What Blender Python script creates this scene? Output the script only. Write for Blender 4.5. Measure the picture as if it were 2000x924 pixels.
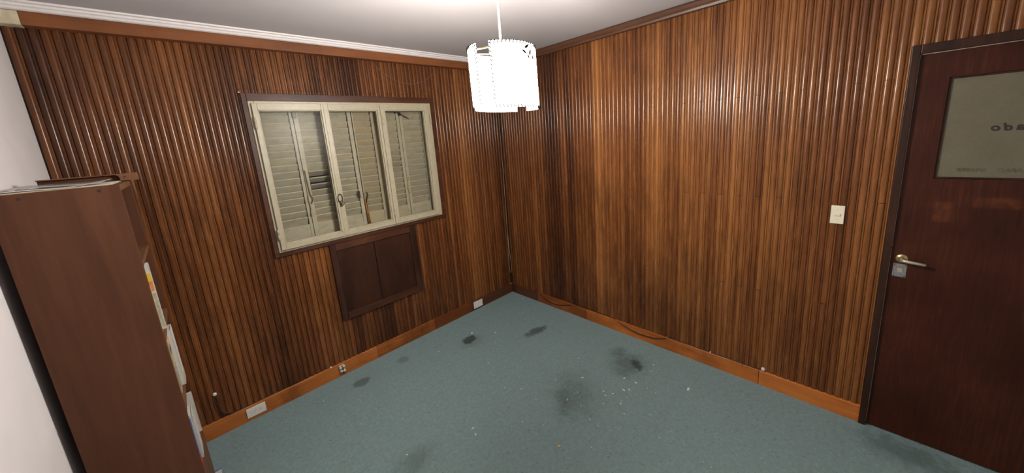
import bpy, math, random
from mathutils import Matrix, Vector
random.seed(7)
for o in list(bpy.data.objects): bpy.data.objects.remove(o)
SC = bpy.context.scene
COL = SC.collection
R = math.radians

# ---------------------------------------------------------------- camera
# room corner (window wall / right wall / floor) is the origin; window wall is y = 0, right wall x = 0
CX, CY, F = 997.6, 405.9, 678.9                       # principal point and focal length, pixels of 2000 x 924
a, t, r = R(45 + 1.6566), R(-11.3796), R(-4.2813)
fwd = Vector((math.cos(a)*math.cos(t), math.sin(a)*math.cos(t), math.sin(t)))
rt = Vector((math.sin(a), -math.cos(a), 0)); up = rt.cross(fwd)
RR = math.cos(r)*rt + math.sin(r)*up; UU = -math.sin(r)*rt + math.cos(r)*up
cd = bpy.data.cameras.new('camera'); cam = bpy.data.objects.new('camera', cd); COL.objects.link(cam)
cam.matrix_world = Matrix(((RR.x, UU.x, -fwd.x, -2.5695), (RR.y, UU.y, -fwd.y, -2.7974), (RR.z, UU.z, -fwd.z, 1.7644), (0, 0, 0, 1)))
cd.sensor_fit = 'HORIZONTAL'; cd.sensor_width = 36; cd.lens = F*36/2000
cd.shift_x = (1000 - CX)/2000; cd.shift_y = (CY - 462)/2000; cd.clip_start = .02
SC.camera = cam
# ---------------------------------------------------------------- world, exposure
w = bpy.data.worlds.new('night'); SC.world = w; w.use_nodes = True
w.node_tree.nodes['Background'].inputs[0].default_value = (.55, .62, .8, 1)
w.node_tree.nodes['Background'].inputs[1].default_value = .02
vs = SC.view_settings
SC.display_settings.display_device = 'sRGB'
vs.view_transform = 'Standard'; vs.look = 'None'; vs.gamma = 1; vs.use_curve_mapping = False
vs.exposure = 0.0
LAMP_SHADE = 126.0     # radiance of the lit parchment, outside
LAMP_INSIDE = 30.0     # radiance given to its inner face, kept low to dim the ceiling
LAMP_BULB = 430.0      # radiance of the bulb
LAMP_COL = (1.0, .93, .86, 1)

# ---------------------------------------------------------------- node helper
class NT:
    def __init__(s, name):
        s.m = bpy.data.materials.new(name); s.m.use_nodes = True
        s.t = s.m.node_tree; s.t.nodes.clear()
        s.out = s.n('ShaderNodeOutputMaterial')
    def n(s, kind, **kw):
        nd = s.t.nodes.new(kind)
        for k, v in kw.items():
            if k[0] == '_': setattr(nd, k[1:], v)
        return nd
    def set(s, sock, v):
        if isinstance(v, bpy.types.NodeSocket): s.t.links.new(v, sock)
        elif v is not None:
            if isinstance(v, tuple) and len(v) == 3 and sock.type == 'RGBA': v = v + (1,)
            sock.default_value = v
    def pos(s): return s.n('ShaderNodeNewGeometry').outputs['Position']
    def obj(s): return s.n('ShaderNodeTexCoord').outputs['Object']
    def oi(s): return s.n('ShaderNodeObjectInfo')
    def map(s, vec, scale=(1, 1, 1), loc=(0, 0, 0), rot=(0, 0, 0)):
        m = s.n('ShaderNodeMapping'); s.set(m.inputs[0], vec); s.set(m.inputs[1], loc); s.set(m.inputs[2], rot); s.set(m.inputs[3], scale); return m.outputs[0]
    def noise(s, vec, scale=5, detail=2, rough=.5, dist=0):
        m = s.n('ShaderNodeTexNoise'); s.set(m.inputs['Vector'], vec); s.set(m.inputs['Scale'], scale); s.set(m.inputs['Detail'], detail)
        s.set(m.inputs['Roughness'], rough); s.set(m.inputs['Distortion'], dist); return m.outputs[0]
    def math(s, op, a_, b_=0, c_=0, clamp=False):
        m = s.n('ShaderNodeMath', _operation=op, _use_clamp=clamp)
        for i, v in enumerate((a_, b_, c_)): s.set(m.inputs[i], v)
        return m.outputs[0]
    def vadd(s, a_, b_):
        m = s.n('ShaderNodeVectorMath', _operation='ADD'); s.set(m.inputs[0], a_); s.set(m.inputs[1], b_); return m.outputs[0]
    def rng(s, v, a0, a1, b0=0., b1=1., smooth=False):
        m = s.n('ShaderNodeMapRange', _clamp=True)
        if smooth: m.interpolation_type = 'SMOOTHSTEP'
        for i, x in enumerate((v, a0, a1, b0, b1)): s.set(m.inputs[i], x)
        return m.outputs[0]
    def ramp(s, v, stops):
        m = s.n('ShaderNodeValToRGB'); s.set(m.inputs[0], v); e = m.color_ramp.elements
        while len(e) < len(stops): e.new(.5)
        for q, (p, c) in zip(e, stops): q.position = p; q.color = tuple(c) + (1,)
        return m.outputs[0]
    def mix(s, f, a_, b_, mode='MIX'):
        m = s.n('ShaderNodeMix', _data_type='RGBA', _blend_type=mode); m.clamp_factor = True
        s.set(m.inputs[0], f); s.set(m.inputs[6], a_); s.set(m.inputs[7], b_); return m.outputs[2]
    def bump(s, h, strength=.3, dist=.002):
        m = s.n('ShaderNodeBump'); s.set(m.inputs['Strength'], strength); s.set(m.inputs['Distance'], dist); s.set(m.inputs['Height'], h); return m.outputs[0]
    def pbr(s, col, rough=.5, metal=0, bump=None, spec=.5, coat=0, coat_rough=.2, alpha=None, emit=None, estr=0, trans=None):
        p = s.n('ShaderNodeBsdfPrincipled'); I = p.inputs
        s.set(I['Base Color'], col); s.set(I['Roughness'], rough); s.set(I['Metallic'], metal); s.set(I['Specular IOR Level'], spec)
        s.set(I['Coat Weight'], coat); s.set(I['Coat Roughness'], coat_rough)
        if bump is not None: s.set(I['Normal'], bump)
        if emit: s.set(I['Emission Color'], emit); s.set(I['Emission Strength'], estr)
        s.t.links.new(p.outputs[0], s.out.inputs[0]); return s.m

def plain(name, col, rough=.5, metal=0, spec=.5, var=.12, scale=40):
    k = NT(name); n = k.noise(k.pos(), scale, 3)
    c = k.mix(k.rng(n, .3, .7), tuple(x*(1-var) for x in col), tuple(min(1, x*(1+var)) for x in col))
    return k.pbr(c, rough, metal, k.bump(n, .08, .001), spec)

def wood(name, dark, mid, light, axis='z', rough=.34, coat=.0, fine=1.0, grime=.6, spec=.5, use_tone=True, bumps=.25, gr=1.):
    k = NT(name); oi = k.oi(); rnd = oi.outputs['Random']
    if use_tone:
        tone = k.n('ShaderNodeSeparateColor'); k.set(tone.inputs[0], oi.outputs['Color']); rnd = tone.outputs[1]
    off = k.n('ShaderNodeCombineXYZ'); k.set(off.inputs[0], k.math('MULTIPLY', rnd, 37.)); k.set(off.inputs[1], k.math('MULTIPLY', rnd, 91.)); k.set(off.inputs[2], k.math('MULTIPLY', rnd, 53.))
    p = k.pos(); pv = k.vadd(p, off.outputs[0])
    sc = {'z': (1, 1, .045), 'x': (.045, 1, 1), 'y': (1, .045, 1)}[axis]
    g1 = k.noise(k.map(pv, sc), 120*fine, 4, .62, .4)
    g2 = k.noise(k.map(pv, {'z': (1, 1, .12), 'x': (.12, 1, 1), 'y': (1, .12, 1)}[axis]), 16*fine, 3, .55, .8)
    bl = k.noise(k.map(k.vadd(p, k.map(off.outputs[0], (.004, .004, .006))), (1, 1, .55)), 2.1, 4, .62)
    v = k.math('ADD', k.math('MULTIPLY', g1, .45*gr), k.math('MULTIPLY_ADD', g2, .55*gr, .5*(1-gr)))
    if use_tone:
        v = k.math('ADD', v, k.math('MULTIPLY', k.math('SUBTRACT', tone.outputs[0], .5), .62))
    c = k.ramp(v, [(.27, dark), (.5, mid), (.74, light)])
    c = k.mix(k.rng(bl, .48, .72, 0, grime, True), c, tuple(x*.42 for x in dark))          # old grime with its own blotchy shape
    ro = k.rng(g1, .3, .7, rough-.05, rough+.1)
    return k.pbr(c, ro, 0, k.bump(g1, bumps, .0006), spec, coat, .18)

M = {}
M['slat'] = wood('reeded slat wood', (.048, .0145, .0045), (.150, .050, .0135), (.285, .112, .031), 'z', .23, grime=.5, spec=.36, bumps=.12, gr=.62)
M['trimwood'] = wood('dark stained trim wood', (.030, .0105, .005), (.058, .020, .009), (.10, .037, .015), 'x', .38, spec=.3, use_tone=False)
M['framewood'] = wood('dark stained frame wood', (.018, .0075, .0045), (.036, .014, .0078), (.065, .026, .013), 'z', .4, spec=.25, use_tone=False)
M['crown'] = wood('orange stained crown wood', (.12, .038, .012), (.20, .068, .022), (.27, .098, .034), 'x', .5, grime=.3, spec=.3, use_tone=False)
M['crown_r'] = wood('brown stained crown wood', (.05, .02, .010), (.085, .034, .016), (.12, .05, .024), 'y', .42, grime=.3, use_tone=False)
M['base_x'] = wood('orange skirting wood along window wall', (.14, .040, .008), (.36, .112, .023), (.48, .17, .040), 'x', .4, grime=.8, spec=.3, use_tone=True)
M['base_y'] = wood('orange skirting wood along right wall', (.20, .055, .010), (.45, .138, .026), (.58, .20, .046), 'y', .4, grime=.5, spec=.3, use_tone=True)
M['base_dark'] = wood('dark skirting wood', (.045, .016, .007), (.090, .032, .013), (.14, .052, .02), 'x', .4, spec=.3, use_tone=False)
M['hatch'] = wood('dark hatch veneer', (.020, .0075, .004), (.038, .0135, .0065), (.060, .022, .010), 'z', .36, grime=.7, spec=.25, use_tone=False)
M['case'] = wood('brown laminate bookcase', (.058, .0215, .0100), (.084, .032, .0155), (.115, .047, .024), 'z', .6, fine=.5, spec=.2, grime=.18, use_tone=False, bumps=.1)
M['case_edge'] = wood('bookcase edge wood', (.09, .038, .018), (.14, .062, .030), (.19, .092, .046), 'z', .55, spec=.2, fine=.7, grime=.2, use_tone=False, bumps=.1)
M['backing'] = plain('dark backing board', (.016, .007, .004), .7)
M['white_wall'] = plain('white plaster wall', (.74, .715, .72), .75, var=.03, scale=6)
M['ceil'] = plain('white ceiling paint', (.53, .51, .52), .8, var=.025, scale=3)
M['cornice'] = plain('white cornice paint', (.78, .75, .75), .6, var=.03, scale=20)
M['cream'] = plain('cream gloss paint', (.365, .325, .228), .38, var=.06, scale=30)
M['oldpaint'] = plain('chipped cream paint', (.55, .49, .34), .6, var=.2, scale=25)
M['plastic_w'] = plain('white plastic', (.70, .68, .63), .4, var=.03)
M['plastic_c'] = plain('cream plastic', (.74, .69, .53), .35, var=.02)
M['plastic_g'] = plain('grey plastic slots', (.30, .29, .27), .5)
M['black'] = plain('black cable sheath', (.008, .008, .008), .45)
M['dark_metal'] = plain('tarnished dark metal', (.06, .05, .035), .45, .7)
M['metal'] = plain('scratched grey metal', (.40, .40, .41), .38, .85, var=.25, scale=120)
M['brass'] = plain('worn brass', (.55, .44, .22), .35, .85, var=.2)
M['nickel'] = plain('dull satin nickel', (.62, .55, .42), .38, .7, var=.15)
M['cord'] = plain('beige cord', (.36, .27, .17), .7)
M['wire'] = plain('thin brown wire', (.17, .10, .06), .6)
M['rust'] = plain('rusty rod', (.42, .18, .05), .7, .1, var=.4)
M['pale_edge'] = plain('pale bare paint edge', (.50, .38, .30), .6, var=.4, scale=90)
M['paper'] = plain('white paper', (.55, .53, .48), .7, var=.05)
M['paper_o'] = plain('yellowed paper', (.46, .38, .23), .7, var=.15)
M['paper_g'] = plain('grey green printed cover', (.30, .30, .22), .5, var=.5, scale=60)
M['yellow'] = plain('yellow cover print', (.72, .47, .02), .5)
M['orange'] = plain('orange cover print', (.62, .20, .04), .5)
M['salmon'] = plain('salmon cover print', (.66, .31, .17), .5)
M['blue'] = plain('blue cover print', (.06, .16, .50), .4, var=.3)
M['red'] = plain('red cover print', (.50, .04, .03), .5)
M['darkprint'] = plain('dark cover print', (.02, .022, .022), .4)
M['ink'] = plain('dark painted letters', (.028, .022, .014), .5)
M['ink2'] = plain('faded painted letters', (.10, .088, .058), .5)
M['crumb'] = plain('pale crumbs and paint flakes', (.72, .68, .60), .7)
M['thread'] = plain('dark brown whip stitching', (.006, .0045, .003), .9, spec=.05)

def louver_mat():                                    # each shutter slat weathered a little differently
    k = NT('weathered cream shutter paint'); oi = k.oi(); p = k.pos()
    tone = k.n('ShaderNodeSeparateColor'); k.set(tone.inputs[0], oi.outputs['Color'])
    n = k.noise(k.map(p, (1, 1, 2)), 14, 4, .6); n2 = k.noise(p, 60, 2)
    c = k.mix(tone.outputs[0], (.42, .368, .275), (.38, .285, .165))
    c = k.mix(k.rng(n, .42, .72, 0, .55, True), c, (.24, .19, .125))
    c = k.mix(oi.outputs['Random'], c, k.mix(.5, c, (.33, .30, .245)))
    return k.pbr(c, .5, 0, k.bump(n2, .1, .0008))
M['louver'] = louver_mat()

def glass_mat():
    k = NT('thin window glass'); fr = k.n('ShaderNodeFresnel'); fr.inputs[0].default_value = 1.5
    tr = k.n('ShaderNodeBsdfTransparent'); tr.inputs[0].default_value = (.93, .94, .92, 1)
    gl = k.n('ShaderNodeBsdfGlossy'); gl.inputs['Roughness'].default_value = .30
    mx = k.n('ShaderNodeMixShader'); k.t.links.new(k.math('MULTIPLY', fr.outputs[0], .11), mx.inputs[0]); k.t.links.new(tr.outputs[0], mx.inputs[1]); k.t.links.new(gl.outputs[0], mx.inputs[2])
    k.t.links.new(mx.outputs[0], k.out.inputs[0]); return k.m
M['glass'] = glass_mat()
def sheet_mat():
    k = NT('clear plastic sleeve'); tr = k.n('ShaderNodeBsdfTransparent'); tr.inputs[0].default_value = (.85, .85, .83, 1)
    p = k.n('ShaderNodeBsdfPrincipled'); p.inputs['Base Color'].default_value = (.42, .42, .40, 1); p.inputs['Roughness'].default_value = .15
    mx = k.n('ShaderNodeMixShader'); mx.inputs[0].default_value = .6
    k.t.links.new(tr.outputs[0], mx.inputs[1]); k.t.links.new(p.outputs[0], mx.inputs[2]); k.t.links.new(mx.outputs[0], k.out.inputs[0]); return k.m
M['sleeve'] = sheet_mat()
def frosted():
    k = NT('pebbled frosted glass'); p = k.pos(); n = k.noise(p, 260, 2, .6); n2 = k.noise(p, 9, 3)
    c = k.mix(k.rng(n2, .3, .7), (.135, .120, .078), (.165, .150, .104))
    c = k.mix(k.rng(n, .3, .7, 0, .45), c, (.095, .083, .054))
    return k.pbr(c, .38, 0, k.bump(n, .35, .001), .4)
M['frosted'] = frosted()
def door_mat():
    k = NT('dark red brown door veneer'); p = k.pos()
    g = k.noise(k.map(p, (1, 1, .06)), 90, 4, .6, .3); b = k.noise(p, 3.2, 4, .6)
    v = k.math('ADD', k.math('MULTIPLY', g, .5), k.math('MULTIPLY', b, .5))
    c = k.ramp(v, [(.32, (.024, .0062, .0032)), (.52, (.046, .0115, .0052)), (.72, (.085, .023, .0088))])
    # two lighter patches where notices were once taped under the glass
    sp = k.n('ShaderNodeSeparateXYZ'); k.set(sp.inputs[0], k.vadd(p, k.n('ShaderNodeCombineXYZ').outputs[0]))
    def rect(y0, y1, z0, z1, e=.006):
        yy = k.math('MULTIPLY', k.rng(sp.outputs[1], y0-e, y0+e), k.rng(sp.outputs[1], y1-e, y1+e, 1, 0))
        zz = k.math('MULTIPLY', k.rng(sp.outputs[2], z0-e, z0+e), k.rng(sp.outputs[2], z1-e, z1+e, 1, 0))
        return k.math('MULTIPLY', yy, zz)
    m = k.math('ADD', rect(-3.075, -3.020, 1.22, 1.315), rect(-3.26, -3.135, 1.30, 1.345), clamp=True)
    m = k.math('MULTIPLY', m, k.rng(k.noise(p, 30, 3), .3, .65, .1, .55))
    c = k.mix(m, c, (.14, .042, .014))
    return k.pbr(c, k.rng(b, .3, .7, .32, .45), 0, k.bump(g, .15, .0006), .22)
M['door'] = door_mat()

def carpet():
    k = NT('worn teal green carpet'); p = k.pos()
    f = k.noise(p, 420, 2, .7); f2 = k.noise(p, 110, 3, .65); big = k.noise(p, 2.2, 3, .55); spk = k.noise(p, 62, 2, .5)
    c = k.mix(k.rng(f, .3, .7), (.185, .285, .295), (.345, .475, .485))
    c = k.mix(k.rng(f2, .35, .7, 0, .55), c, (.170, .275, .285))
    c = k.mix(k.rng(big, .35, .7, 0, .35), c, (.255, .365, .378))
    c = k.mix(k.rng(spk, .66, .72, 0, .6), c, (.05, .07, .068))
    mot = k.noise(p, 48, 4, .7); mo2 = k.noise(p, 17, 3, .6)
    c = k.mix(k.rng(mot, .3, .7, 0, .42), c, (.112, .165, .166))
    c = k.mix(k.rng(mo2, .45, .75, 0, .35), c, (.20, .235, .232))
    sep = k.n('ShaderNodeSeparateXYZ'); k.set(sep.inputs[0], p)
    wob = k.noise(p, 13, 4, .65); wob2 = k.noise(p, 34, 3, .6)
    #      x      y     rx   ry   angle  strength  edge
    st = [(-.945, -.395, .075, .055, 20, .85, .35), (-.455, -.775, .13, .050, -12, .75, .5), (-1.491, -.2, .06, .05, 0, .35, .5),
          (-1.846, -.205, .065, .05, 0, .55, .35), (-.330, -1.69, .085, .038, 50, .8, .6), (-.36, -1.63, .17, .14, 10, .5, .8),
          (-.885, -1.51, .24, .17, 40, .36, 1.0), (-1.0, -1.50, .13, .05, 35, .38, .9), (-1.90, -1.14, .14, .09, 0, .35, .9), (-.11, -3.06, .12, .20, 0, .5, .8),
          (-.27, -1.5, .08, .06, 0, .35, .7), (-.93, -.45, .14, .10, 0, .25, .9), (-2.25, -2.2, .2, .12, 0, .3, .9)]
    for x, y, rx, ry, an, s_, e in st:
        v = k.map(p, (1, 1, 0), (0, 0, 0)); ca, sa = math.cos(R(an)), math.sin(R(an))
        dx = k.math('SUBTRACT', sep.outputs[0], x); dy = k.math('SUBTRACT', sep.outputs[1], y)
        u1 = k.math('DIVIDE', k.math('ADD', k.math('MULTIPLY', dx, ca), k.math('MULTIPLY', dy, sa)), rx)
        v1 = k.math('DIVIDE', k.math('SUBTRACT', k.math('MULTIPLY', dy, ca), k.math('MULTIPLY', dx, sa)), ry)
        d = k.math('SQRT', k.math('ADD', k.math('MULTIPLY', u1, u1), k.math('MULTIPLY', v1, v1)))
        d = k.math('ADD', d, k.math('MULTIPLY', k.math('SUBTRACT', wob, .5), 1.6))
        d = k.math('ADD', d, k.math('MULTIPLY', k.math('SUBTRACT', wob2, .5), .7))
        c = k.mix(k.rng(d, 1-e, 1+e*.4, s_, 0, True), c, (.050, .062, .054))
    h = k.math('ADD', f, k.math('MULTIPLY', f2, .6))
    return k.pbr(c, .95, 0, k.bump(h, .55, .006), .1)
M['carpet'] = carpet()

def parchment(st_, nm_):
    k = NT(nm_); p = k.pos(); n = k.noise(p, 30, 3)
    c = k.mix(k.rng(n, .3, .7), (.80, .72, .60), (.86, .80, .70))
    return k.pbr(c, .6, emit=LAMP_COL, estr=st_)
M['shade'] = parchment(LAMP_SHADE, 'lit parchment lampshade'); M['dimmed_inside'] = parchment(LAMP_INSIDE, 'lampshade lining')
def bulbm():
    k = NT('lit lamp bulb'); return k.pbr((.9, .9, .9), .3, emit=LAMP_COL, estr=LAMP_BULB)
M['bulb'] = bulbm()
M['motif_o'] = plain('orange flower print', (.030, .0095, .002), .9, spec=.05)
M['motif_b'] = plain('brown stem print', (.004, .003, .001), .9, spec=.05)

# ---------------------------------------------------------------- mesh helper
class MB:
    def __init__(s): s.v = []; s.f = []; s.sm = []
    def add(s, vs_, fs, smooth=False):
        b = len(s.v); s.v += [tuple(q) for q in vs_]
        for f in fs: s.f.append(tuple(b+i for i in f)); s.sm.append(smooth)
        return s
    def box(s, x0, x1, y0, y1, z0, z1, rot=None, piv=None):
        v = [(x, y, z) for z in (z0, z1) for y in (y0, y1) for x in (x0, x1)]
        if rot is not None:
            pv = Vector(piv) if piv is not None else Vector(((x0+x1)/2, (y0+y1)/2, (z0+z1)/2))
            v = [rot @ (Vector(q)-pv) + pv for q in v]
        return s.add(v, [(0, 2, 3, 1), (4, 5, 7, 6), (0, 1, 5, 4), (2, 6, 7, 3), (0, 4, 6, 2), (1, 3, 7, 5)])
    def prism(s, poly, axis, a0, a1, smooth=False):
        """poly: counter-clockwise list of 2-D points; extruded along axis from a0 to a1"""
        def P(u, v, h): return {'x': (h, u, v), 'y': (u, h, v), 'z': (u, v, h)}[axis]
        n = len(poly)
        v = [P(u, w_, a0) for u, w_ in poly] + [P(u, w_, a1) for u, w_ in poly]
        s.add(v, [(i, (i+1) % n, n+(i+1) % n, n+i) for i in range(n)], smooth)
        b = len(s.v)-2*n
        s.f += [tuple(b+i for i in reversed(range(n))), tuple(b+n+i for i in range(n))]; s.sm += [False, False]
        return s
    def tube(s, pts, rad, n=6, cap=True):
        pts = [Vector(p) for p in pts]; rings = []; prev = None
        for i, p in enumerate(pts):
            d = (pts[min(i+1, len(pts)-1)] - pts[max(i-1, 0)]).normalized()
            if prev is None:
                x = d.orthogonal().normalized()
            else:
                x = prev - d*prev.dot(d); x = x.normalized() if x.length > 1e-6 else d.orthogonal().normalized()
            prev = x; y = d.cross(x)
            rr = rad[i] if isinstance(rad, (list, tuple)) else rad
            rings.append([p + (x*math.cos(2*math.pi*j/n) + y*math.sin(2*math.pi*j/n))*rr for j in range(n)])
        v = [q for ring in rings for q in ring]
        f = [(i*n+j, i*n+(j+1) % n, (i+1)*n+(j+1) % n, (i+1)*n+j) for i in range(len(pts)-1) for j in range(n)]
        s.add(v, f, True)
        if cap:
            b = len(s.v)-len(v); s.f += [tuple(b+j for j in reversed(range(n))), tuple(b+len(v)-n+j for j in range(n))]; s.sm += [False, False]
        return s
    def lathe(s, prof, c, axis='z', n=20):
        v = []
        for rad, h in prof:
            for j in range(n):
                u, w_ = rad*math.cos(2*math.pi*j/n), rad*math.sin(2*math.pi*j/n)
                v.append({'z': (c[0]+u, c[1]+w_, c[2]+h), 'x': (c[0]+h, c[1]+u, c[2]+w_), 'y': (c[0]+w_, c[1]+h, c[2]+u)}[axis])
        m = len(prof)
        s.add(v, [(i*n+j, i*n+(j+1) % n, (i+1)*n+(j+1) % n, (i+1)*n+j) for i in range(m-1) for j in range(n)], True)
        b = len(s.v)-len(v); s.f += [tuple(b+j for j in reversed(range(n))), tuple(b+(m-1)*n+j for j in range(n))]; s.sm += [False, False]
        return s
    def mesh(s, name, mat):
        me = bpy.data.meshes.new(name); me.from_pydata(s.v, [], s.f); me.materials.append(M[mat])
        me.polygons.foreach_set('use_smooth', s.sm); me.update(); return me
    def build(s, name, mat, parent=None, bevel=0, seg=2, origin=None):
        if origin is not None: s.v = [(x-origin[0], y-origin[1], z-origin[2]) for x, y, z in s.v]
        o = bpy.data.objects.new(name, s.mesh(name, mat)); COL.objects.link(o)
        if origin is not None: o.location = origin
        if parent is not None: setp(o, parent)
        if bevel:
            b = o.modifiers.new('soft edges', 'BEVEL'); b.width = bevel; b.segments = seg; b.limit_method = 'ANGLE'; b.angle_limit = R(40)
            b.harden_normals = False
        return o
LOC = {}
def setp(o, parent):
    o.parent = parent
    pl = LOC.get(parent.name, Vector((0, 0, 0)))
    o.location = Vector(o.location) - pl
    LOC[o.name] = pl + Vector(o.location)
def empty(name, loc=(0, 0, 0), kind=None):
    o = bpy.data.objects.new(name, None); o.empty_display_size = .05; COL.objects.link(o); o.location = loc; LOC[o.name] = Vector(loc)
    if kind: o['kind'] = kind
    return o
def tag(o, label, cat, group=None):
    o['label'] = label; o['category'] = cat
    if group: o['group'] = group
    return o
def struct(o, label=None, cat=None):
    o['kind'] = 'structure'
    if label: o['label'] = label
    if cat: o['category'] = cat
    return o
def B(*a): return MB().box(*a)

XL, YN, H = -3.014, -4.2, 2.525          # white wall, wall behind the camera, ceiling
# ================================================================ the room shell
struct(B(XL-.1, .14, YN-.1, .14, -.06, 0).build('floor', 'carpet'), 'worn teal green carpet floor with dark stains', 'floor')
struct(B(XL-.1, .14, YN-.1, .14, H, H+.06).build('ceiling', 'ceil'), 'plain off-white painted ceiling', 'ceiling')
struct(B(XL-.1, XL, YN-.1, .14, 0, H).build('wall_left', 'white_wall'), 'plain white plaster wall behind the bookcase', 'wall')
struct(B(XL, .14, YN-.1, YN, 0, H).build('wall_near', 'white_wall'), 'white wall behind the viewpoint', 'wall')

# window wall: backing with the window opening; the reeded slats are its pieces
WX0, WX1, WZ0, WZ1 = -2.157, -.837, 1.104, 2.113             # cream window frame, outer
YB = .018                                                     # face of the backing board
wf = MB().box(XL, WX0+.02, YB, .14, 0, H).box(WX1-.02, .14, YB, .14, 0, H).box(WX0+.02, WX1-.02, YB, .14, 0, WZ0+.02).box(WX0+.02, WX1-.02, YB, .14, WZ1-.02, H)
wall_far = struct(wf.build('wall_far', 'backing'), 'wall of dark reeded vertical wooden slats around the window', 'wall')
wr = MB().box(YB, .14, -2.876, YB, 0, H).box(YB, .14, -3.74, -2.876, 2.04, H).box(YB, .14, YN, -3.74, 0, H)
wall_right = struct(wr.build('wall_right', 'backing'), 'wall of brown reeded vertical wooden slats beside the door', 'wall')

PITCH = .0354
def slat_profile():
    """across u (0..PITCH) and depth d: a round bead and a lower flat fillet"""
    p = [(.0004, .0010), (.0009, .0032)]
    for i in range(11):
        an = math.pi*(.93-.86*i/10); p.append((.0141+.0136*math.cos(an), .0016+.0090*math.sin(an)))
    p += [(.0280, .0016), (.0284, .0020), (.0344, .0020), (.0348, .0006)]
    return p
PROF = slat_profile()
BEAD_END = .0279
def clip_prof(u0, u1):
    out = []
    for i, (u, d) in enumerate(PROF):
        if i:
            pu, pd = PROF[i-1]
            for lim in (u0, u1):
                if (pu-lim)*(u-lim) < 0: out.append((lim, pd+(d-pd)*(lim-pu)/(u-pu)))
        if u0 <= u <= u1: out.append((u, d))
    out.sort(key=lambda q: q[0])
    if out[0][1] > 1e-5: out.insert(0, (out[0][0], 0))
    if out[-1][1] > 1e-5: out.append((out[-1][0], 0))
    return out
cache = {}
def slat_mesh(u0, u1, length, wall):
    key = (round(u0, 4), round(u1, 4), round(length, 3), wall)
    if key in cache: return cache[key]
    pr = clip_prof(u0, u1); n = len(pr); v = []; f = []; sm = []
    P = (lambda u, d, z: (u, -d, z)) if wall == 'far' else (lambda u, d, z: (-d, -u, z))
    runs = []                                                 # flat faces and the round bead keep their own vertices, so edges stay crisp
    for i in range(n-1):
        rd = pr[i][0] > .0009 and pr[i+1][0] < BEAD_END
        if rd and runs and runs[-1][0]: runs[-1][1].append(i+1)
        else: runs.append([rd, [i, i+1]])
    for rd, ids in runs:
        b = len(v); m_ = len(ids)
        for z in (0, length): v += [P(pr[i][0], pr[i][1], z) for i in ids]
        for j in range(m_-1): f.append((b+j, b+j+1, b+m_+j+1, b+m_+j)); sm.append(rd)
    for z, rev in ((0, True), (length, False)):
        b = len(v); v += [P(u, d, z) for u, d in pr]; ids = range(b, b+n)
        f.append(tuple(reversed(ids)) if rev else tuple(ids)); sm.append(False)
    me = bpy.data.meshes.new('slat'); me.from_pydata(v, [], f); me.materials.append(M['slat']); me.polygons.foreach_set('use_smooth', sm); me.update()
    # flip if needed so that faces look into the room
    nrm = me.polygons[(n-1)//2].normal
    if (nrm.y if wall == 'far' else nrm.x) > 0: me.flip_normals()
    cache[key] = me; return me
def put_slat(wall, s0, u0, u1, z0, z1, tone, dd, seed=0.):
    if z1-z0 < .004 or u1-u0 < .002: return
    o = bpy.data.objects.new('slat', slat_mesh(u0, u1, z1-z0, wall)); COL.objects.link(o)
    o.parent = wall_far if wall == 'far' else wall_right
    o.location = (s0, YB-dd, z0) if wall == 'far' else (YB-dd, s0, z0)
    o.color = (max(0, min(1, tone)), seed, 0, 1)
SZ0, SZ1 = .02, 2.50
rs = random.Random(3)
# holes (along the wall, from the corner outwards as positive s): window wall uses x, right wall uses -y
far_holes = [(-2.182, -.795, 1.075, 2.160), (-1.838, -1.118, .445, 1.075)]
x = -PITCH; i = 0; drift = 0.
while x > XL-.001:
    drift = .75*drift + rs.uniform(-.11, .11); tone = .40 + drift + rs.uniform(-.10, .10)
    lo = max(x, XL+.001)
    spans = [(lo, x+PITCH, SZ0, SZ1)]
    for hx0, hx1, hz0, hz1 in far_holes:
        new = []
        for a0, a1, z0, z1 in spans:
            if a1 <= hx0 or a0 >= hx1 or z1 <= hz0 or z0 >= hz1: new.append((a0, a1, z0, z1)); continue
            if z0 < hz0: new.append((a0, a1, z0, hz0))
            if z1 > hz1:
                if hz1 > 2: new += [(a0, a1, hz1, 2.186), (a0, a1, 2.188, z1)]      # short pieces right above the window
                else: new.append((a0, a1, hz1, z1))
            m0, m1 = max(z0, hz0), min(z1, hz1)
            if a0 < hx0: new.append((a0, hx0, m0, m1))
            if a1 > hx1: new.append((hx1, a1, m0, m1))
        spans = new
    for a0, a1, z0, z1 in spans: put_slat('far', x, a0-x, a1-x, z0, z1, tone+rs.uniform(-.03, .03), rs.uniform(0, .0006), (i*.317) % 1.)
    x -= PITCH; i += 1
y = 0.; i = 0; drift = 0.
JZ = (1.905, 1.293, .677)                                     # butt joints, staggered over every three slats
while y > YN+.05:
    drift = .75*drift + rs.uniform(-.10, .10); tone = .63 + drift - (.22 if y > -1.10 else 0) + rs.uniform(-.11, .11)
    y0, y1 = y, y-PITCH
    if y1 > -2.874 or y0 < -3.74:                             # full-height
        u1 = PITCH
    else: u1 = PITCH
    jz = JZ[(i+2) % 3]
    if y0 <= -2.874 and y1 >= -3.74: parts = [(0, u1, 2.043, SZ1)]
    elif y1 < -2.874 < y0: parts = [(0, 2.874+y0, SZ0, jz-.0012), (0, 2.874+y0, jz+.0012, 2.043), (0, u1, 2.043, SZ1)]
    else: parts = [(0, u1, SZ0, jz-.0012), (0, u1, jz+.0012, SZ1)]
    if (y0 > -.30 or rs.random() < .3) and len(parts) == 2: parts = [(0, u1, SZ0, SZ1)]
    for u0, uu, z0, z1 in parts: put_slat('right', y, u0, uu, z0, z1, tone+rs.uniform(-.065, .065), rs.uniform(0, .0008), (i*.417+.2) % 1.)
    y -= PITCH; i += 1

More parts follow.
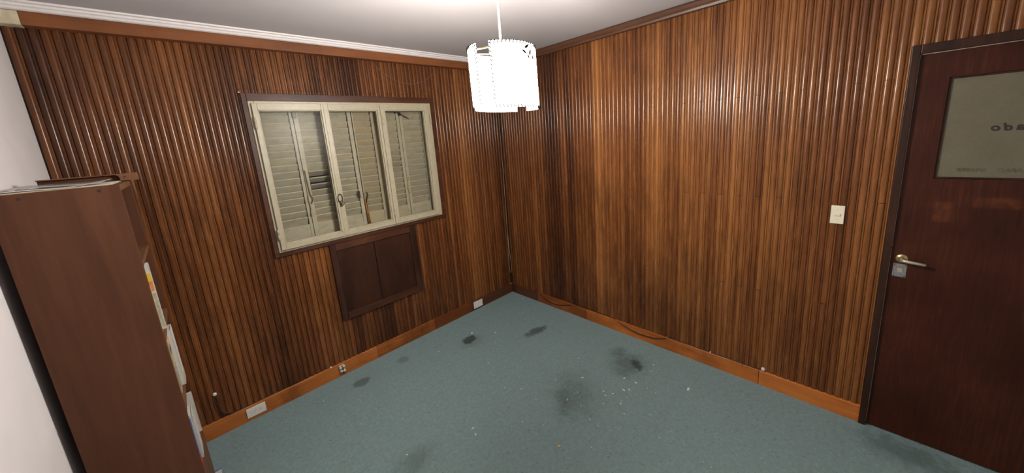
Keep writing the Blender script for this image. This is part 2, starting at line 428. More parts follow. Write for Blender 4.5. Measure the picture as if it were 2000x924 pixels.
# skirting boards
bb = struct(empty('baseboard_far'), 'orange brown varnished skirting board under the window wall', 'skirting')
for x0, x1, tn in ((XL+.001, -1.62, .62), (-1.6195, -1.05, .34), (-1.0495, -.60, .05), (-.5995, 0, None)):  # tone drops board by board towards the room corner
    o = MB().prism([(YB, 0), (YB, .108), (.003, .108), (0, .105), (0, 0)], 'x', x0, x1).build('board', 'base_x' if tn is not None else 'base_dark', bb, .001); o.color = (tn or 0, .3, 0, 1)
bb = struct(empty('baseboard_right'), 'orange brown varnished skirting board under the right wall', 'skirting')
for y0, y1, tn in ((-.40, 0, None), (-1.02, -.4005, .18), (-2.388, -1.0205, .52), (-2.874, -2.391, .66)):  # darkest piece at the corner, lightest by the door
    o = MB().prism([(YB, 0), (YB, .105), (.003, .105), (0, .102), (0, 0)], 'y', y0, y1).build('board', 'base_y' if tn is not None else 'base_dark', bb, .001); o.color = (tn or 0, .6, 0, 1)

# crown mouldings
t1 = struct(empty('trim_1'), 'orange brown wooden crown board under the white cornice', 'moulding')
B(-2.94, 0, -.046, YB, 2.430, 2.490).build('board', 'crown', t1, .003)
o = B(XL, -2.9405, -.047, YB, 2.429, 2.489).build('painted_end', 'oldpaint', t1, .004); o['label'] = 'cream painted end block'
struct(MB().prism([(YB, 2.4905), (YB, H), (-.092, H), (-.090, 2.517), (-.078, 2.514), (-.074, 2.506), (-.066, 2.502), (-.060, 2.494), (-.050, 2.4905)], 'x', XL, 0).build('trim_2', 'cornice'),
       'white stepped plaster cornice above the window wall', 'cornice')
struct(MB().prism([(YB, 2.466), (YB, H-.002), (-.028, H-.002), (-.034, 2.512), (-.034, 2.492), (-.024, 2.480), (-.020, 2.466)], 'y', YN, -.046).build('trim_3', 'crown_r', None, .002),
       'dark wooden moulding where the right wall meets the ceiling', 'moulding')

# ================================================================ window
t4 = struct(empty('trim_4'), 'dark wooden architrave around the cream window', 'architrave')
B(-2.184, WX0, -.012, YB, 1.072, 2.162).build('board', 'trimwood', t4, .002)
B(WX1, -.792, -.012, YB, 1.072, 2.162).build('board', 'trimwood', t4, .002)
B(WX0+.0005, WX1-.0005, -.012, YB, WZ1, 2.162).build('board', 'trimwood', t4, .002)
B(WX0+.0005, WX1-.0005, -.012, YB, 1.072, WZ0).build('board', 'trimwood', t4, .002)

win = struct(empty('window_1', (-1.497, 0, WZ0)), 'cream painted three-sash window with closed louvered shutters', 'window')
FY0, FY1 = -.020, .055
fr = MB().box(WX0, WX0+.032, FY0, FY1, WZ0, WZ1).box(WX1-.032, WX1, FY0, FY1, WZ0, WZ1).box(WX0+.032, WX1-.032, FY0, FY1, WZ0, WZ0+.03).box(WX0+.032, WX1-.032, FY0, FY1, WZ1-.03, WZ1)
fr.build('window_frame', 'cream', win, .003)
glass = [(-2.114, -1.740), (-1.693, -1.328), (-1.271, -.911)]
sash = [(-2.142, -1.7245), (-1.7235, -1.3085), (-1.3075, -.875)]
GZ0, GZ1 = 1.158, 2.054
def put_hinge(par, x, z, h=.075):
    MB().lathe([(.002, 0), (.0065, .003), (.0065, h*.48), (.0050, h*.49), (.0050, h*.51), (.0065, h*.52), (.0065, h-.003), (.002, h)], (x, -.040, z), 'z', 10).build('hinge', 'cream', par)
for si, ((g0, g1), (s0, s1)) in enumerate(zip(glass, sash)):
    y0 = (-.038, -.034, -.039)[si]; y1 = y0+.035
    zb, zt = 1.120, 2.098
    m = MB()
    def rail(poly_box): m.box(*poly_box)
    m.box(s0, g0, y0, y1, zb, zt).box(g1, s1, y0, y1, zb, zt).box(g0, g1, y0, y1, zb, GZ0).box(g0, g1, y0, y1, GZ1, zt)
    # glazing bead, stepped back from the face
    q = .007
    m.box(g0, g0+q, y0+.010, y1, GZ0, GZ1).box(g1-q, g1, y0+.010, y1, GZ0, GZ1).box(g0+q, g1-q, y0+.010, y1, GZ0, GZ0+q).box(g0+q, g1-q, y0+.010, y1, GZ1-q, GZ1)
    s = m.build('sash', 'cream', win, .002)
    B(g0+.003, g1-.003, y0+.020, y0+.024, GZ0+.003, GZ1-.003).build('pane', 'glass', s)
    for hx, hz in {0: [(-2.140, 1.935), (-2.143, 1.195)], 1: [], 2: [(-1.2985, 1.938), (-1.3075, 1.190), (-.858, 1.940)]}[si]: put_hinge(s, hx, hz)
    if si == 1:      # wire ring pull on the left stile of the middle sash
        hx, hz, hy = -1.716, 1.40, -.034
        pts = [(hx+.016*math.sin(q_)*(1 if abs(q_) < 9 else 1), hy-.012, hz+.034*math.cos(q_)+.012) for q_ in [2*math.pi*j/16 for j in range(17)]]
        pl = MB().tube(pts, .0028, 6).build('ring_pull', 'dark_metal', s)
        MB().box(hx-.010, hx+.010, hy-.006, hy+.002, hz-.052, hz-.006).lathe([(.0, -.018), (.010, -.016), (.010, -.006), (.004, 0)], (hx, hy, hz-.022), 'y', 10).build('latch_plate', 'dark_metal', s, .001)
        MB().tube([(hx+.010, hy-.014, hz-.010), (hx+.026, hy-.016, hz-.026), (hx+.012, hy-.016, hz-.040)], .003, 6).build('latch_hook', 'dark_metal', s)
# louvered shutters behind the glass
leaves = [(-2.128, -1.902, .030, .020, 0), (-1.898, -1.700, .030, .024, 0), (-1.696, -1.502, .026, .028, .05), (-1.496, -1.297, .010, .050, .75), (-1.268, -1.100, .032, .026, .25), (-1.096, -.864, .024, .030, .1)]
LP = .0485; ZB = 1.245
lc = {}
for li, (x0, x1, wl, wr_, warm) in enumerate(leaves):
    yc = .088
    m = MB().box(x0, x0+wl, yc-.014, yc+.014, 1.125, 2.085).box(x1-wr_, x1, yc-.014, yc+.014, 1.125, 2.085)
    m.box(x0+wl, x1-wr_, yc-.010, yc+.010, 1.125, ZB).box(x0+wl, x1-wr_, yc-.012, yc+.012, 2.066, 2.085)
    sh = m.build('shutter', 'louver', win, .0015); sh.color = (warm, 0, 0, 1)
    L = x1-wr_-x0-wl-.005
    for j in range(17):
        z = ZB + .004 + j*LP
        tilt = 27
        if li == 1 and 4 <= j <= 7: tilt = (40, 56, 58, 54)[j-4]
        if li == 4 and 6 <= j <= 9: tilt = (33, 40, 38, 33)[j-6]
        key = (round(L, 4),)
        if key not in lc:
            lc[key] = MB().prism([(-.004, -.0310), (.004, -.0310), (.0045, .0285), (.002, .0315), (-.002, .0315), (-.0045, .0285)], 'x', 0, L).mesh('louver', 'louver')
        o = bpy.data.objects.new('louver', lc[key]); COL.objects.link(o); o.location = (x0+wl, yc, z+.025); setp(o, sh)
        o.rotation_euler = (R(tilt), 0, 0); o.color = (max(0, warm+random.uniform(-.08, .12)), 0, 0, 1)
# shutter fastenings seen through the panes
MB().box(-1.905, -1.880, .058, .074, 2.010, 2.052).build('shutter_catch', 'darkprint', win, .002)
MB().tube([(-1.26, .060, 2.052), (-1.15, .056, 2.048), (-1.098, .056, 2.036), (-1.055, .052, 2.010), (-1.020, .05, 1.992)], .0035, 6).box(-1.108, -1.090, .052, .074, 2.018, 2.046).build('shutter_catch', 'darkprint', win)
MB().tube([(-1.497, .066, 1.40), (-1.495, .064, 1.30), (-1.490, .064, 1.14)], .0042, 6).tube([(-1.481, .066, 1.345), (-1.484, .064, 1.25), (-1.478, .064, 1.15)], .0035, 6).build('bolt_rod', 'rust', win)
MB().box(-1.545, -1.528, .060, .074, 1.378, 1.432).tube([(-1.550, .058, 1.425), (-1.555, .052, 1.40), (-1.546, .056, 1.378)], .003, 6).tube([(-1.475, .064, 1.415), (-1.470, .056, 1.395), (-1.482, .06, 1.36), (-1.488, .062, 1.335)], .004, 6).build('bolt_handle', 'dark_metal', win)
MB().tube([(-1.892, .070, 1.64), (-1.888, .066, 1.52), (-1.884, .064, 1.46), (-1.872, .060, 1.425), (-1.888, .062, 1.395)], .004, 6).tube([(-1.905, .07, 1.45), (-1.898, .068, 1.36), (-1.906, .07, 1.30)], .0035, 6).build('bolt_rod', 'wire', win)
MB().tube([(-1.104, .068, 1.50), (-1.098, .062, 1.46), (-1.106, .066, 1.40), (-1.098, .066, 1.34)], .0045, 6).tube([(-1.085, .062, 1.488), (-1.098, .058, 1.462)], .003, 6).build('bolt_rod', 'cord', win)

# ================================================================ hatch below the window
ht = tag(empty('wall_hatch', (-1.48, YB, .445)), 'dark two-panel wooden hatch set into the slats below the window', 'hatch')
HY = -.004
B(-1.838, -1.796, HY, YB-.0002, .446, 1.0715).build('stile', 'framewood', ht, .002)
B(-1.178, -1.119, HY, YB-.0002, .446, 1.0715).build('stile', 'framewood', ht, .002)
B(-1.7955, -1.1785, HY, YB-.0002, 1.012, 1.0715).build('rail', 'trimwood', ht, .002)
B(-1.7955, -1.1785, HY-.010, YB-.0002, .446, .500).build('rail', 'trimwood', ht, .002)
B(-1.503, -1.489, HY, YB-.0002, .5005, 1.0115).build('stile', 'framewood', ht, .002)
B(-1.7955, -1.5035, .009, YB-.0002, .5005, 1.0115).build('panel', 'hatch', ht)
B(-1.4885, -1.1785, .009, YB-.0002, .5005, 1.0115).build('panel', 'hatch', ht)

# ================================================================ door
df = struct(empty('trim_5'), 'dark wooden door frame in the right wall', 'door frame')
B(-.010, .10, -2.903, -2.8745, 0, 2.044).build('jamb', 'framewood', df, .003)
B(-.010, .10, -3.738, -3.708, 0, 2.044).build('jamb', 'framewood', df, .003)
B(-.010, .10, -3.7075, -2.9035, 2.002, 2.044).build('head', 'framewood', df, .003)
MB().box(.006, .0115, -2.9052, -2.9034, .02, 1.06).box(.006, .0115, -2.9050, -2.9034, 1.07, 2.0).box(.006, .0115, -3.70, -2.905, 1.9992, 2.0015).build('bare_edge', 'pale_edge', df)
dr = struct(empty('door_1', (.03, -3.305, 0)), 'dark red brown wooden door with a frosted glass pane', 'door')
DY0, DY1, DX0, DX1 = -3.7045, -2.9060, .0115, .046
gy0, gy1, gz0, gz1 = -3.602, -3.003, 1.426, 1.886
lf = MB().box(DX0, DX1, gy1, DY1, .006, 1.9985).box(DX0, DX1, DY0, gy0, .006, 1.9985).box(DX0, DX1, gy0, gy1, .006, gz0).box(DX0, DX1, gy0, gy1, gz1, 1.9985)
lf.build('leaf', 'door', dr)
bd = MB()
q = .008
bd.box(DX0+.006, DX0+.016, gy1-q, gy1, gz0, gz1).box(DX0+.006, DX0+.016, gy0, gy0+q, gz0, gz1).box(DX0+.006, DX0+.016, gy0+q, gy1-q, gz0, gz0+q).box(DX0+.006, DX0+.016, gy0+q, gy1-q, gz1-q, gz1)
bd.build('glazing_bead', 'framewood', dr, .002)
gl = B(.026, .030, gy0+.001, gy1-.001, gz0+.001, gz1-.001).build('pane', 'frosted', dr); gl['label'] = 'pebbled frosted glass with faded painted letters'
def lettering(name, body, size, y, z, mat, sx=1.0, shear=0., space=1.0):
    """letters painted on the far face of the glass, so they read mirrored from inside the room"""
    c = bpy.data.curves.new(name, 'FONT'); c.body = body; c.size = size; c.extrude = .0006; c.shear = shear; c.space_character = space; c.offset = .0016
    tmp = bpy.data.objects.new(name, c); COL.objects.link(tmp)
    dg = bpy.context.evaluated_depsgraph_get(); me = bpy.data.meshes.new_from_object(tmp.evaluated_get(dg))
    bpy.data.objects.remove(tmp)
    for v in me.vertices:      # text x runs towards +y seen from outside, i.e. mirrored inside
        tx, ty, tz = v.co; v.co = (tz*1.0, tx*sx, ty)
    me.materials.clear(); me.materials.append(M[mat]); me.update()
    o = bpy.data.objects.new(name, me); COL.objects.link(o); o.location = (.0252, y, z); setp(o, dr); return o
lettering('lettering', 'ado', .044, -3.228, 1.640, 'ink', 1.05, .18, 1.35)
lettering('lettering', 'ABUNFIES', .021, -3.152, 1.461, 'ink2', .90, .1, 1.0)
lettering('lettering', 'AFAC', .021, -3.246, 1.461, 'ink2', 1.05, .1, 1.25)
hd = MB().lathe([(.022, 0), (.022, -.003), (.019, -.006), (.010, -.007), (.010, -.034), (.006, -.038)], (DX0, -2.944, 1.014), 'x', 20).build('handle_rose', 'brass', dr)
hp = MB().tube([(DX0-.034, -2.940, 1.012), (DX0-.040, -2.955, 1.011), (DX0-.041, -2.985, 1.008), (DX0-.039, -3.022, 1.004)], [.0085, .0082, .0078, .0075], 10).build('lever', 'nickel', dr)
lk = B(DX0-.004, DX0, -2.966, -2.918, .914, .984).build('lock_plate', 'metal', dr, .001)
MB().box(DX0-.009, DX0-.004, -2.952, -2.934, .940, .962).build('lock_cylinder', 'nickel', lk, .002)
for yy in (-2.961, -2.923):
    for zz in (.919, .979): MB().lathe([(.003, -.002), (.003, 0)], (DX0-.004, yy, zz), 'x', 8).build('screw', 'dark_metal', lk)

# ================================================================ pendant lamp
LC = Vector((-1.5105, -1.6890, 0)); LR = .139; LZ0, LZ1 = 1.883, 2.124
nf = Vector((-math.cos(a), -math.sin(a), 0)); nr = Vector((math.sin(a), -math.cos(a), 0))
tilt = R(2.6)
def lp(th, z, rad=LR):
    th = R(th)
    q = nf*math.cos(th)*rad + nr*math.sin(th)*rad
    side = q.dot(nr)
    zz = z - side*math.tan(tilt)
    return LC + q + Vector((0, 0, zz)) + nr*((z-LZ1)*math.sin(tilt)*-.4)
lamp = tag(empty('pendant_lamp', (LC.x, LC.y, H)), 'lit pendant lamp with a stitched parchment drum shade', 'lamp')
MB().tube([(LC.x, LC.y, H-.03), (LC.x, LC.y, 2.3), (LC.x, LC.y, 2.02)], .0042, 8).build('cord', 'plastic_c', lamp)
MB().lathe([(.045, H), (.045, H-.006), (.038, H-.02), (.012, H-.032), (.006, H-.04)][::-1], (LC.x, LC.y, 0), 'z', 24).build('ceiling_rose', 'plastic_w', lamp)
MB().lathe([(.006, .05), (.017, .045), (.019, 0), (.017, -.004)][::-1], (LC.x, LC.y, 2.000), 'z', 16).build('socket', 'plastic_w', lamp)
MB().lathe([(.004, -.105), (.018, -.100), (.029, -.082), (.031, -.065), (.026, -.044), (.015, -.022), (.013, -.006)], (LC.x, LC.y, 2.000), 'z', 20).build('bulb', 'bulb', lamp)
ww = MB()
for th in (10, 100, 190, 280): ww.tube([lp(th, LZ1-.020, .0045), lp(th, LZ1-.020, LR-.003)], .0022, 6)
ww.build('spider', 'brass', lamp)
for t0, t1 in ((-49, -16), (134, 163)): MB().tube([lp(t0, LZ1-.020, LR-.004), lp(t1, LZ1-.020, LR-.004)], .0026, 6).build('tie_rod', 'brass', lamp)
for th0, th1 in ((-19.5, 138.), (159., 315.)):
    n = 40; v = []; f = []
    for i in range(n+1):
        th = th0+(th1-th0)*i/n
        for rad in (LR, LR-.0015):
            for z in (LZ0, LZ1): v.append(lp(th, z, rad))
    for i in range(n):
        b = 4*i; c_ = b+4
        f += [(b, c_, c_+1, b+1), (b+2, b+3, c_+3, c_+2), (b, b+2, c_+2, c_), (b+1, c_+1, c_+3, b+3)]
    f += [(0, 1, 3, 2), (4*n, 4*n+2, 4*n+3, 4*n+1)]
    m = MB(); m.add(v, f, True)
    sp = m.build('shade_panel', 'shade', lamp); sp.data.materials.append(M['dimmed_inside'])
    for i in range(n): sp.data.polygons[4*i+1].material_index = 1  # inner faces glow less than the outside, sparing the ceiling
    st = MB()
    def stitch(p0, p1, q0, q1): st.tube([p0, p1], .0027, 5)
    k_ = int((th1-th0)/6)
    for z, s_ in ((LZ1, -1), (LZ0, 1)):
        for j in range(k_):
            th = th0 + 2 + (th1-th0-4)*j/k_
            st.tube([lp(th, z+s_*.010, LR+.0014), lp(th+2.2, z-s_*.0005, LR+.0016), lp(th+2.6, z-s_*.001, LR-.0028)], .0027, 5)
    for th, s_ in ((th0, 1), (th1, -1)):
        for j in range(15):
            z = LZ0+.012 + (LZ1-LZ0-.024)*j/14
            st.tube([lp(th+s_*4, z, LR+.0014), lp(th+s_*.6, z+.007, LR+.0016), lp(th-s_*.3, z+.008, LR-.0028)], .0027, 5)
    st.build('stitching', 'thread', sp)
    if th0 < 0:
        # painted flower sprig on the front panel
        fm = MB()
        def petal(th, z, wth, hz, rot):
            pts = []
            for j in range(10):
                an = 2*math.pi*j/10; u_, w_ = wth*math.cos(an), hz*math.sin(an)
                u2, w2 = u_*math.cos(rot)-w_*math.sin(rot), u_*math.sin(rot)+w_*math.cos(rot)
                pts.append((th+math.degrees(u2/LR), z+w2))
            v = [lp(q0, q1, LR+.0006) for q0, q1 in pts] + [lp(q0, q1, LR+.0014) for q0, q1 in pts]
            fm.add(v, [tuple(range(10, 20))] + [(j, (j+1) % 10, 10+(j+1) % 10, 10+j) for j in range(10)])
        for th, z, w1, h1, ro in ((44, 2.108, .013, .006, .5), (38, 2.088, .012, .005, -.5), (52, 2.090, .014, .006, 1.1), (60, 2.075, .012, .005, 1.2), (47, 2.072, .009, .005, -.9)): petal(th, z, w1, h1, ro)
        fm.build('flower_print', 'motif_o', sp)
        sm_ = MB()
        for pts in ([(36, 2.07), (40, 2.05), (44, 2.042)], [(46, 2.035), (50, 2.02), (52, 2.00), (54, 1.975), (53, 1.955)], [(42, 2.036), (43, 2.018)]):
            sm_.tube([lp(th, z, LR+.001) for th, z in pts], .0013, 5)
        sm_.build('stem_print', 'motif_b', sp)

# ================================================================ bookcase
BX0, BX1, BY0, BY1, BH = -2.984, -2.714, -1.0, -.565, 1.706
bc = tag(empty('bookcase', ((BX0+BX1)/2, (BY0+BY1)/2, 0)), 'narrow brown laminate bookcase standing against the white wall', 'bookcase')
B(BX0, BX1, BY0, BY0+.018, 0, BH).build('side_panel', 'case', bc, .001)
B(BX0, BX1, BY1-.018, BY1, 0, BH).build('side_panel', 'case', bc, .001)
for z in (BH-.022, 1.402, 1.092, .782, .470, .05):
    B(BX0+.006, BX1, BY0+.0185, BY1-.0185, z, z+.020).build('shelf', 'case_edge' if z < 1.6 else 'case_edge', bc, .001)
B(BX0, BX0+.005, BY0+.0185, BY1-.0185, .0, BH-.0225).build('back_panel', 'case', bc)
B(BX1-.016, BX1, BY0+.0185, BY1-.0185, .0705, .4695).build('lower_front', 'case_edge', bc, .001)
for xx, zz in ((-2.925, 1.690), (-2.762, 1.690), (-2.70-.03, .40)): MB().lathe([(.0045, -.0006), (.0045, .002)], (xx, BY0, zz), 'y', 10).build('screw_hole', 'backing', bc)

def book(name, label, y0, y1, z0, h, xf, depth, cover, group, pages='paper', band=None, open_spine=True, lean=0., cat='book'):
    """cover boards and spine at the front (towards +x), page block inside"""
    root = tag(empty(name, (xf-depth/2, (y0+y1)/2, z0)), label, cat, group)
    t_ = min(.0018, (y1-y0)*.22)
    cv = MB().box(xf-depth, xf-.0005, y0, y0+t_, z0, z0+h).box(xf-depth, xf-.0005, y1-t_, y1, z0, z0+h).box(xf-.0025, xf, y0, y1, z0, z0+h)
    cv.build('cover', cover, root, .0006)
    B(xf-depth+.004, xf-.003, y0+t_+.0002, y1-t_-.0002, z0+.003, z0+h-.003).build('pages', pages, root)
    if band:
        for i_, (b0, b1, bm) in enumerate(band): B(xf, xf+.0006, y0+.0006, y1-.0006, z0+h*b0, z0+h*b1).build('spine_print', bm, root)
    if lean:
        root.rotation_euler = (R(lean), 0, 0)
    return root
S1, S2, S3 = 1.1125, .8025, .4905
G1, G2, G3 = 'papers on the upper bookcase shelf', 'papers on the middle bookcase shelf', 'papers on the lower bookcase shelf'
book('magazine', 'thin white magazine nearest the viewer on the upper bookcase shelf', -.9805, -.9735, S1, .250, -2.7175, .20, 'paper', G1)
book('booklet', 'low grey green booklet on the upper bookcase shelf', -.966, -.902, S1, .175, -2.727, .19, 'paper_g', G1, band=[(.02, .95, 'darkprint')])
book('notebook', 'beige notebook between white magazines on the upper bookcase shelf', -.896, -.880, S1, .190, -2.7205, .18, 'paper_o', G1)
fm_ = book('magazine', 'white magazine with yellow and orange cover print on the upper bookcase shelf', -.872, -.863, S1, .280, -2.710, .20, 'paper', G1)
B(-2.760, -2.7128, -.8727, -.8721, S1+.205, S1+.238).build('cover_print', 'yellow', fm_)
B(-2.760, -2.7128, -.8727, -.8721, S1+.165, S1+.203).build('cover_print', 'orange', fm_)
B(-2.760, -2.7128, -.8727, -.8721, S1+.010, S1+.155).build('cover_print', 'paper_g', fm_)
book('magazine', 'thin white magazine nearest the viewer on the middle bookcase shelf', -.9805, -.9735, S2, .190, -2.7175, .20, 'paper', G2)
book('binder', 'grey green printed binder with dark spine label on the middle bookcase shelf', -.960, -.850, S2, .200, -2.727, .19, 'paper_g', G2, band=[(.25, .72, 'darkprint')])
book('folder', 'salmon edged folder on the middle bookcase shelf', -.842, -.782, S2, .245, -2.722, .19, 'paper_o', G2, band=[(.88, .99, 'salmon'), (.74, .86, 'darkprint'), (.05, .5, 'paper_g')])
book('box_file', 'tall white box file on the middle bookcase shelf', -.768, -.690, S2, .262, -2.709, .20, 'paper', G2, band=[(.0, .18, 'paper_o')])
book('booklet', 'dark blue and red booklet on the lower bookcase shelf', -.945, -.880, S3, .205, -2.719, .18, 'blue', G3, band=[(.0, .16, 'red')])
book('book', 'thick white paperback on the lower bookcase shelf', -.870, -.775, S3, .212, -2.712, .18, 'paper', G3)
book('magazine', 'thin white magazine at the far end of the lower bookcase shelf', -.664, -.652, S3, .212, -2.709, .20, 'paper', G3)
mg = tag(empty('magazine', (-2.76, -.41, 0)), 'blue and white magazine lying on the carpet beside the bookcase', 'magazine')
B(-2.86, -2.700, -.52, -.325, .001, .008).build('pages', 'paper', mg)
B(-2.862, -2.698, -.522, -.323, .0082, .0092).build('cover', 'blue', mg)
B(-2.735, -2.699, -.38, -.335, .0093, .0098).build('cover_print', 'paper', mg)

# things on top of the bookcase
Z = BH
rl = tag(empty('wooden_rail', (-2.815, -.60, Z)), 'brown wooden rail with a long notch on top of the bookcase', 'wood')
B(-2.950, -2.684, -.600, -.566, Z+.0005, Z+.0305).build('back_strip', 'case', rl, .001)
# front strip: thin lip along the top, full-height block at the right end with a rounded inner corner
arc = [(-2.738+.012*(1-math.cos(q_))-.012, Z+.026-.012*(1-math.sin(q_))) for q_ in [math.pi/2*j/5 for j in range(5, -1, -1)]]
poly = [(-2.950, Z+.0305), (-2.950, Z+.0265)] + [(-2.750, Z+.0265), (-2.744, Z+.0245), (-2.739, Z+.019), (-2.7375, Z+.012), (-2.7375, Z+.0005), (-2.684, Z+.0005), (-2.684, Z+.0305)]
MB().prism(poly, 'y', -.619, -.6002).build('notched_front', 'case_edge', rl, .0008)
MB().lathe([(.003, -.0006), (.003, .001)], (-2.722, -.6192, Z+.017), 'y', 10).build('screw_hole', 'darkprint', rl)
ps = tag(empty('paper_stack', (-2.86, -.86, Z)), 'loose papers and yellowed card stacked on the bookcase', 'papers')
B(-2.975, -2.730, -.985, -.70, Z+.0005, Z+.0022).build('card', 'paper_o', ps)
B(-2.968, -2.735, -.972, -.68, Z+.0024, Z+.0038).build('sheet', 'paper', ps)
def curl(name, x0, x1, y0, y1, zf, mat, par, nx=16, th=.0008):
    v = []; f = []
    for i in range(nx+1):
        u = i/nx; x_ = x0+(x1-x0)*u
        for y_, e in ((y0, 0), (y1, 1)):
            z_ = zf(u, e)
            v += [(x_, y_, z_), (x_, y_, z_+th)]
    for i in range(nx):
        b = 4*i; c_ = b+4
        f += [(b, b+2, c_+2, c_), (b+1, c_+1, c_+3, b+3), (b, c_, c_+1, b+1), (b+2, b+3, c_+3, c_+2)]
    f += [(0, 1, 3, 2), (4*nx, 4*nx+2, 4*nx+3, 4*nx+1)]
    m = MB(); m.add(v, f, True); return m.build(name, mat, par)
sh_ = curl('paper_sheet', -2.980, -2.735, -.975, -.90, lambda u, e: Z+.0042+(.012*max(0, (u-.72)/.28)**1.3)+.0015*(1+math.sin(u*9)), 'paper', None)
tag(sh_, 'curled white paper sheet at the near edge on top of the bookcase', 'paper')
sl = tag(curl('plastic_sleeve', -2.985, -2.765, -.890, -.66, lambda u, e: Z+.0058+.004*(1+math.sin(u*5+e))*.6+.004*e, 'sleeve', None), 'crumpled clear plastic sleeve lying on top of the bookcase', 'sleeve')

# ================================================================ outlets, switch, cables
def plate(name, label, cat, c, w_, h, axis, mat, parts):
    root = tag(empty(name, c), label, cat)
    def bx(u0, u1, z0, z1, d0, d1):
        if axis == 'x': return MB().box(c[0]+u0, c[0]+u1, c[1]-d1, c[1]-d0, c[2]+z0, c[2]+z1)
        return MB().box(c[0]-d1, c[0]-d0, c[1]+u0, c[1]+u1, c[2]+z0, c[2]+z1)
    bx(-w_/2, w_/2, -h/2, h/2, .0002, .008).build('plate', mat, root, .0025, 3)
    for nm, pm, (u0, u1, z0, z1, d0, d1) in parts: bx(u0, u1, z0, z1, d0, d1).build(nm, pm, root, .0006)
    return root
sock = lambda u: [('slot', 'plastic_g', (u-.008, u-.0055, -.004, .010, .008, .0086)), ('slot', 'plastic_g', (u+.0055, u+.008, -.004, .010, .008, .0086)), ('slot', 'plastic_g', (u-.0015, u+.0015, -.016, -.008, .008, .0086))]
plate('power_outlet', 'wide white power outlet on the skirting nearest the bookcase', 'outlet', (-2.475, 0, .060), .108, .068, 'x', 'plastic_w', [('module', 'plastic_w', (-.036, -.013, -.022, .022, .008, .0092)), ('module', 'plastic_w', (-.011, .011, -.022, .022, .008, .0092)), ('module', 'plastic_w', (.013, .036, -.022, .022, .008, .0092))]
      + [('slot', 'plastic_g', (uu-.006, uu-.004, -.006, .008, .0092, .0096)) for uu in (-.024, 0, .025)] + [('slot', 'plastic_g', (uu+.004, uu+.006, -.006, .008, .0092, .0096)) for uu in (-.024, 0, .025)])
plate('power_outlet', 'blank white cover plate on the skirting near the room corner', 'outlet', (-.515, 0, .056), .116, .074, 'x', 'plastic_w', [('insert', 'plastic_w', (-.036, .036, -.024, .024, .008, .0088))])
plate('light_switch', 'cream light switch plate on the slatted wall beside the door', 'switch', (.0085, -2.686, 1.217), .056, .102, 'y', 'plastic_c',
      [('toggle', 'plastic_c', (-.013, .013, -.006, .006, .008, .013)), ('toggle_end', 'plastic_g', (-.0152, -.0132, -.0055, .0055, .008, .011)), ('screw', 'plastic_g', (-.002, .003, .026, .0285, .008, .0086)), ('screw', 'plastic_g', (-.002, .003, -.0285, -.026, .008, .0086))])
bo = tag(empty('broken_outlet', (-1.908, 0, .062)), 'small broken beige outlet on the skirting below the window', 'outlet')
MB().box(-1.930, -1.888, -.012, -.0002, .034, .096).build('base', 'oldpaint', bo, .004)
for uu, zz in ((-1.921, .078), (-1.897, .083), (-1.918, .050), (-1.897, .046)): MB().lathe([(.002, -.016), (.010, -.014), (.011, -.004), (.010, 0)], (uu, -.010, zz), 'y', 10).build('terminal', 'paper', bo)
MB().tube([(-1.912, -.014, .092), (-1.907, -.018, .064), (-1.901, -.016, .036), (-1.905, -.014, .020)], .0032, 6).box(-1.912, -1.902, -.016, -.011, .058, .070).build('bare_wire', 'darkprint', bo)

cb = tag(empty('wall_cable', (-2.654, 0, .29)), 'short black cable looping down from a white bushing behind the bookcase', 'cable')
MB().tube([(-2.655, .012, .288), (-2.657, -.004, .283), (-2.662, -.006, .24), (-2.657, -.004, .18), (-2.636, -.003, .136), (-2.600, .0045, .1145), (-2.555, .0085, .1115), (-2.40, .009, .1115), (-2.2, .009, .1115)], .0034, 6).build('cable', 'black', cb)
MB().lathe([(.004, -.008), (.010, -.006), (.011, 0), (.011, .008)], (-2.654, .006, .291), 'y', 14).build('bushing', 'plastic_w', cb)
B(-2.556, -2.548, .003, .013, .1082, .118).build('clip', 'darkprint', cb)
cb = tag(empty('wall_cable', (0, -1.4, .11)), 'long black cable sagging along the right skirting board', 'cable')
kp = [(-.40, .1095), (-.444, .098), (-.49, .066), (-.543, .045), (-.61, .038), (-.69, .046), (-.79, .078), (-.898, .108), (-1.0, .1095), (-1.15, .1095), (-1.30, .108), (-1.40, .080), (-1.473, .062), (-1.56, .053), (-1.667, .060), (-1.74, .084), (-1.80, .106), (-1.95, .1090), (-2.091, .1090), (-2.293, .1090), (-2.36, .106), (-2.395, .116), (-2.409, .122)]
MB().tube([(.008 if z > .105 else -.0045, y_, z) for y_, z in kp], .0034, 6).build('cable', 'black', cb)
MB().lathe([(.004, -.010), (.010, -.008), (.011, 0), (.011, .008)], (.004, -2.411, .123), 'x', 14).build('bushing', 'plastic_w', cb)
for yy in (-.898, -1.31, -1.80, -2.293): MB().box(-.001, .013, yy-.003, yy+.003, .1052, .1135).build('clip', 'darkprint', cb)
MB().box(-.001, .013, -2.094, -2.088, .1052, .1145).build('clip', 'plastic_w', cb)

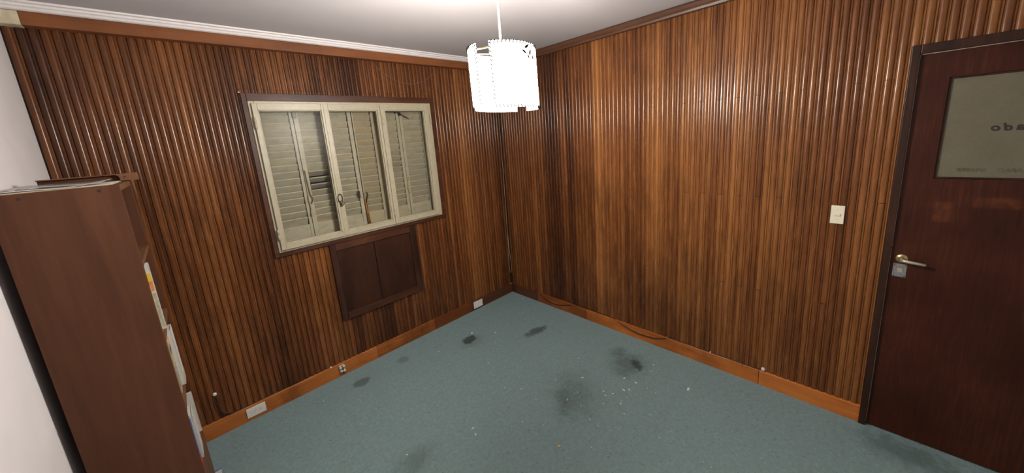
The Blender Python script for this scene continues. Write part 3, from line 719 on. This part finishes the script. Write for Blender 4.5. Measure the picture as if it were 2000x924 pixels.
def catenary(p0, p1, sag, n=24):
    p0, p1 = Vector(p0), Vector(p1)
    return [p0.lerp(p1, i/n) - Vector((0, 0, sag*4*(i/n)*(1-i/n))) for i in range(n+1)]
tag(MB().tube(catenary((-1.317, .001, 2.43), (-.69, .001, 2.43), .158), .0022, 5).build('sagging_wire', 'wire'), 'thin brown wire sagging above the window', 'wire')
pts = [(-.012, -.006, 2.42), (-.012, -.006, 2.03), (-.010, -.008, 1.44), (-.016, -.010, .93), (-.022, -.012, .62), (-.032, -.014, .46), (-.036, -.014, .36), (-.034, -.014, .28), (-.022, -.014, .245), (-.010, -.015, .26), (-.004, -.016, .32), (-.008, -.016, .42), (-.016, -.013, .56), (-.018, -.011, .70)]
tag(MB().tube(pts, .0024, 5).build('hanging_cord', 'cord'), 'thin beige cord hanging in the room corner with a loop', 'cord')
nl = tag(MB().lathe([(.003, -.010), (.006, -.008), (.006, -.004), (.002, 0), (.002, .012)], (-2.188, .004, 2.166), 'y', 10).build('nail', 'brass'), 'small brass nail at the top left of the window trim', 'nail')
nl = tag(MB().lathe([(.003, -.006), (.007, -.004), (.007, 0), (.002, .012)], (-1.984, .001, .113), 'y', 10).build('cable_clip', 'plastic_w'), 'tiny white clip on the skirting beside the broken outlet', 'clip')
tag(MB().box(-.034, -.006, -.006, .004, .1085, .114).build('wood_chip', 'cord', None, .001), 'small wood chip lying on the skirting in the corner', 'chip')

# ================================================================ debris on the carpet
m = MB(); rc = random.Random(11)
cr = [(-.716, -.499, 9), (-.86, -.331, 12), (-.866, -.519, 5), (-1.229, -.336, 6), (-1.09, -1.197, 5), (-.346, -2.064, 14), (-.522, -1.689, 9), (-.633, -1.744, 9), (-.606, -1.769, 7), (-.757, -1.675, 6), (-.71, -1.705, 6),
      (-.731, -1.644, 6), (-.711, -1.458, 9), (-.249, -1.782, 6), (-.76, -1.789, 6), (-1.552, -1.256, 7), (-1.535, -1.206, 8), (-1.91, -1.064, 5), (-1.292, -1.404, 5), (-.514, -1.772, 8), (-.958, -1.504, 6), (-1.093, -1.34, 4), (-.06, -.22, 8)]
for _ in range(90): cr.append((rc.uniform(-2.2, -.1), rc.uniform(-2.6, -.15), rc.uniform(1.5, 3.5)))
for _ in range(26): cr.append((rc.gauss(-.65, .22), rc.gauss(-1.68, .18), rc.uniform(1.5, 4.5)))
for x_, y_, s_ in cr:
    if x_ > -.02 or y_ > -.02 or (x_ < -2.68 and y_ > -1.02): continue
    s_ *= .001; an = rc.uniform(0, 3.1)
    m.box(x_-s_, x_+s_, y_-s_*.45, y_+s_*.45, .0002, .0004+min(.003, s_*.4), Matrix.Rotation(an, 3, 'Z'))
o = m.build('carpet_debris', 'crumb'); o['kind'] = 'stuff'; tag(o, 'pale flakes and crumbs scattered over the green carpet', 'debris')
cr_ = MB().prism([(-1.291, -1.690), (-1.280, -1.697), (-1.271, -1.688), (-1.276, -1.679), (-1.288, -1.680)], 'z', .0003, .006)
tag(cr_.build('paper_scrap', 'paper_o', None, .001), 'single beige scrap lying alone on the near carpet', 'scrap')
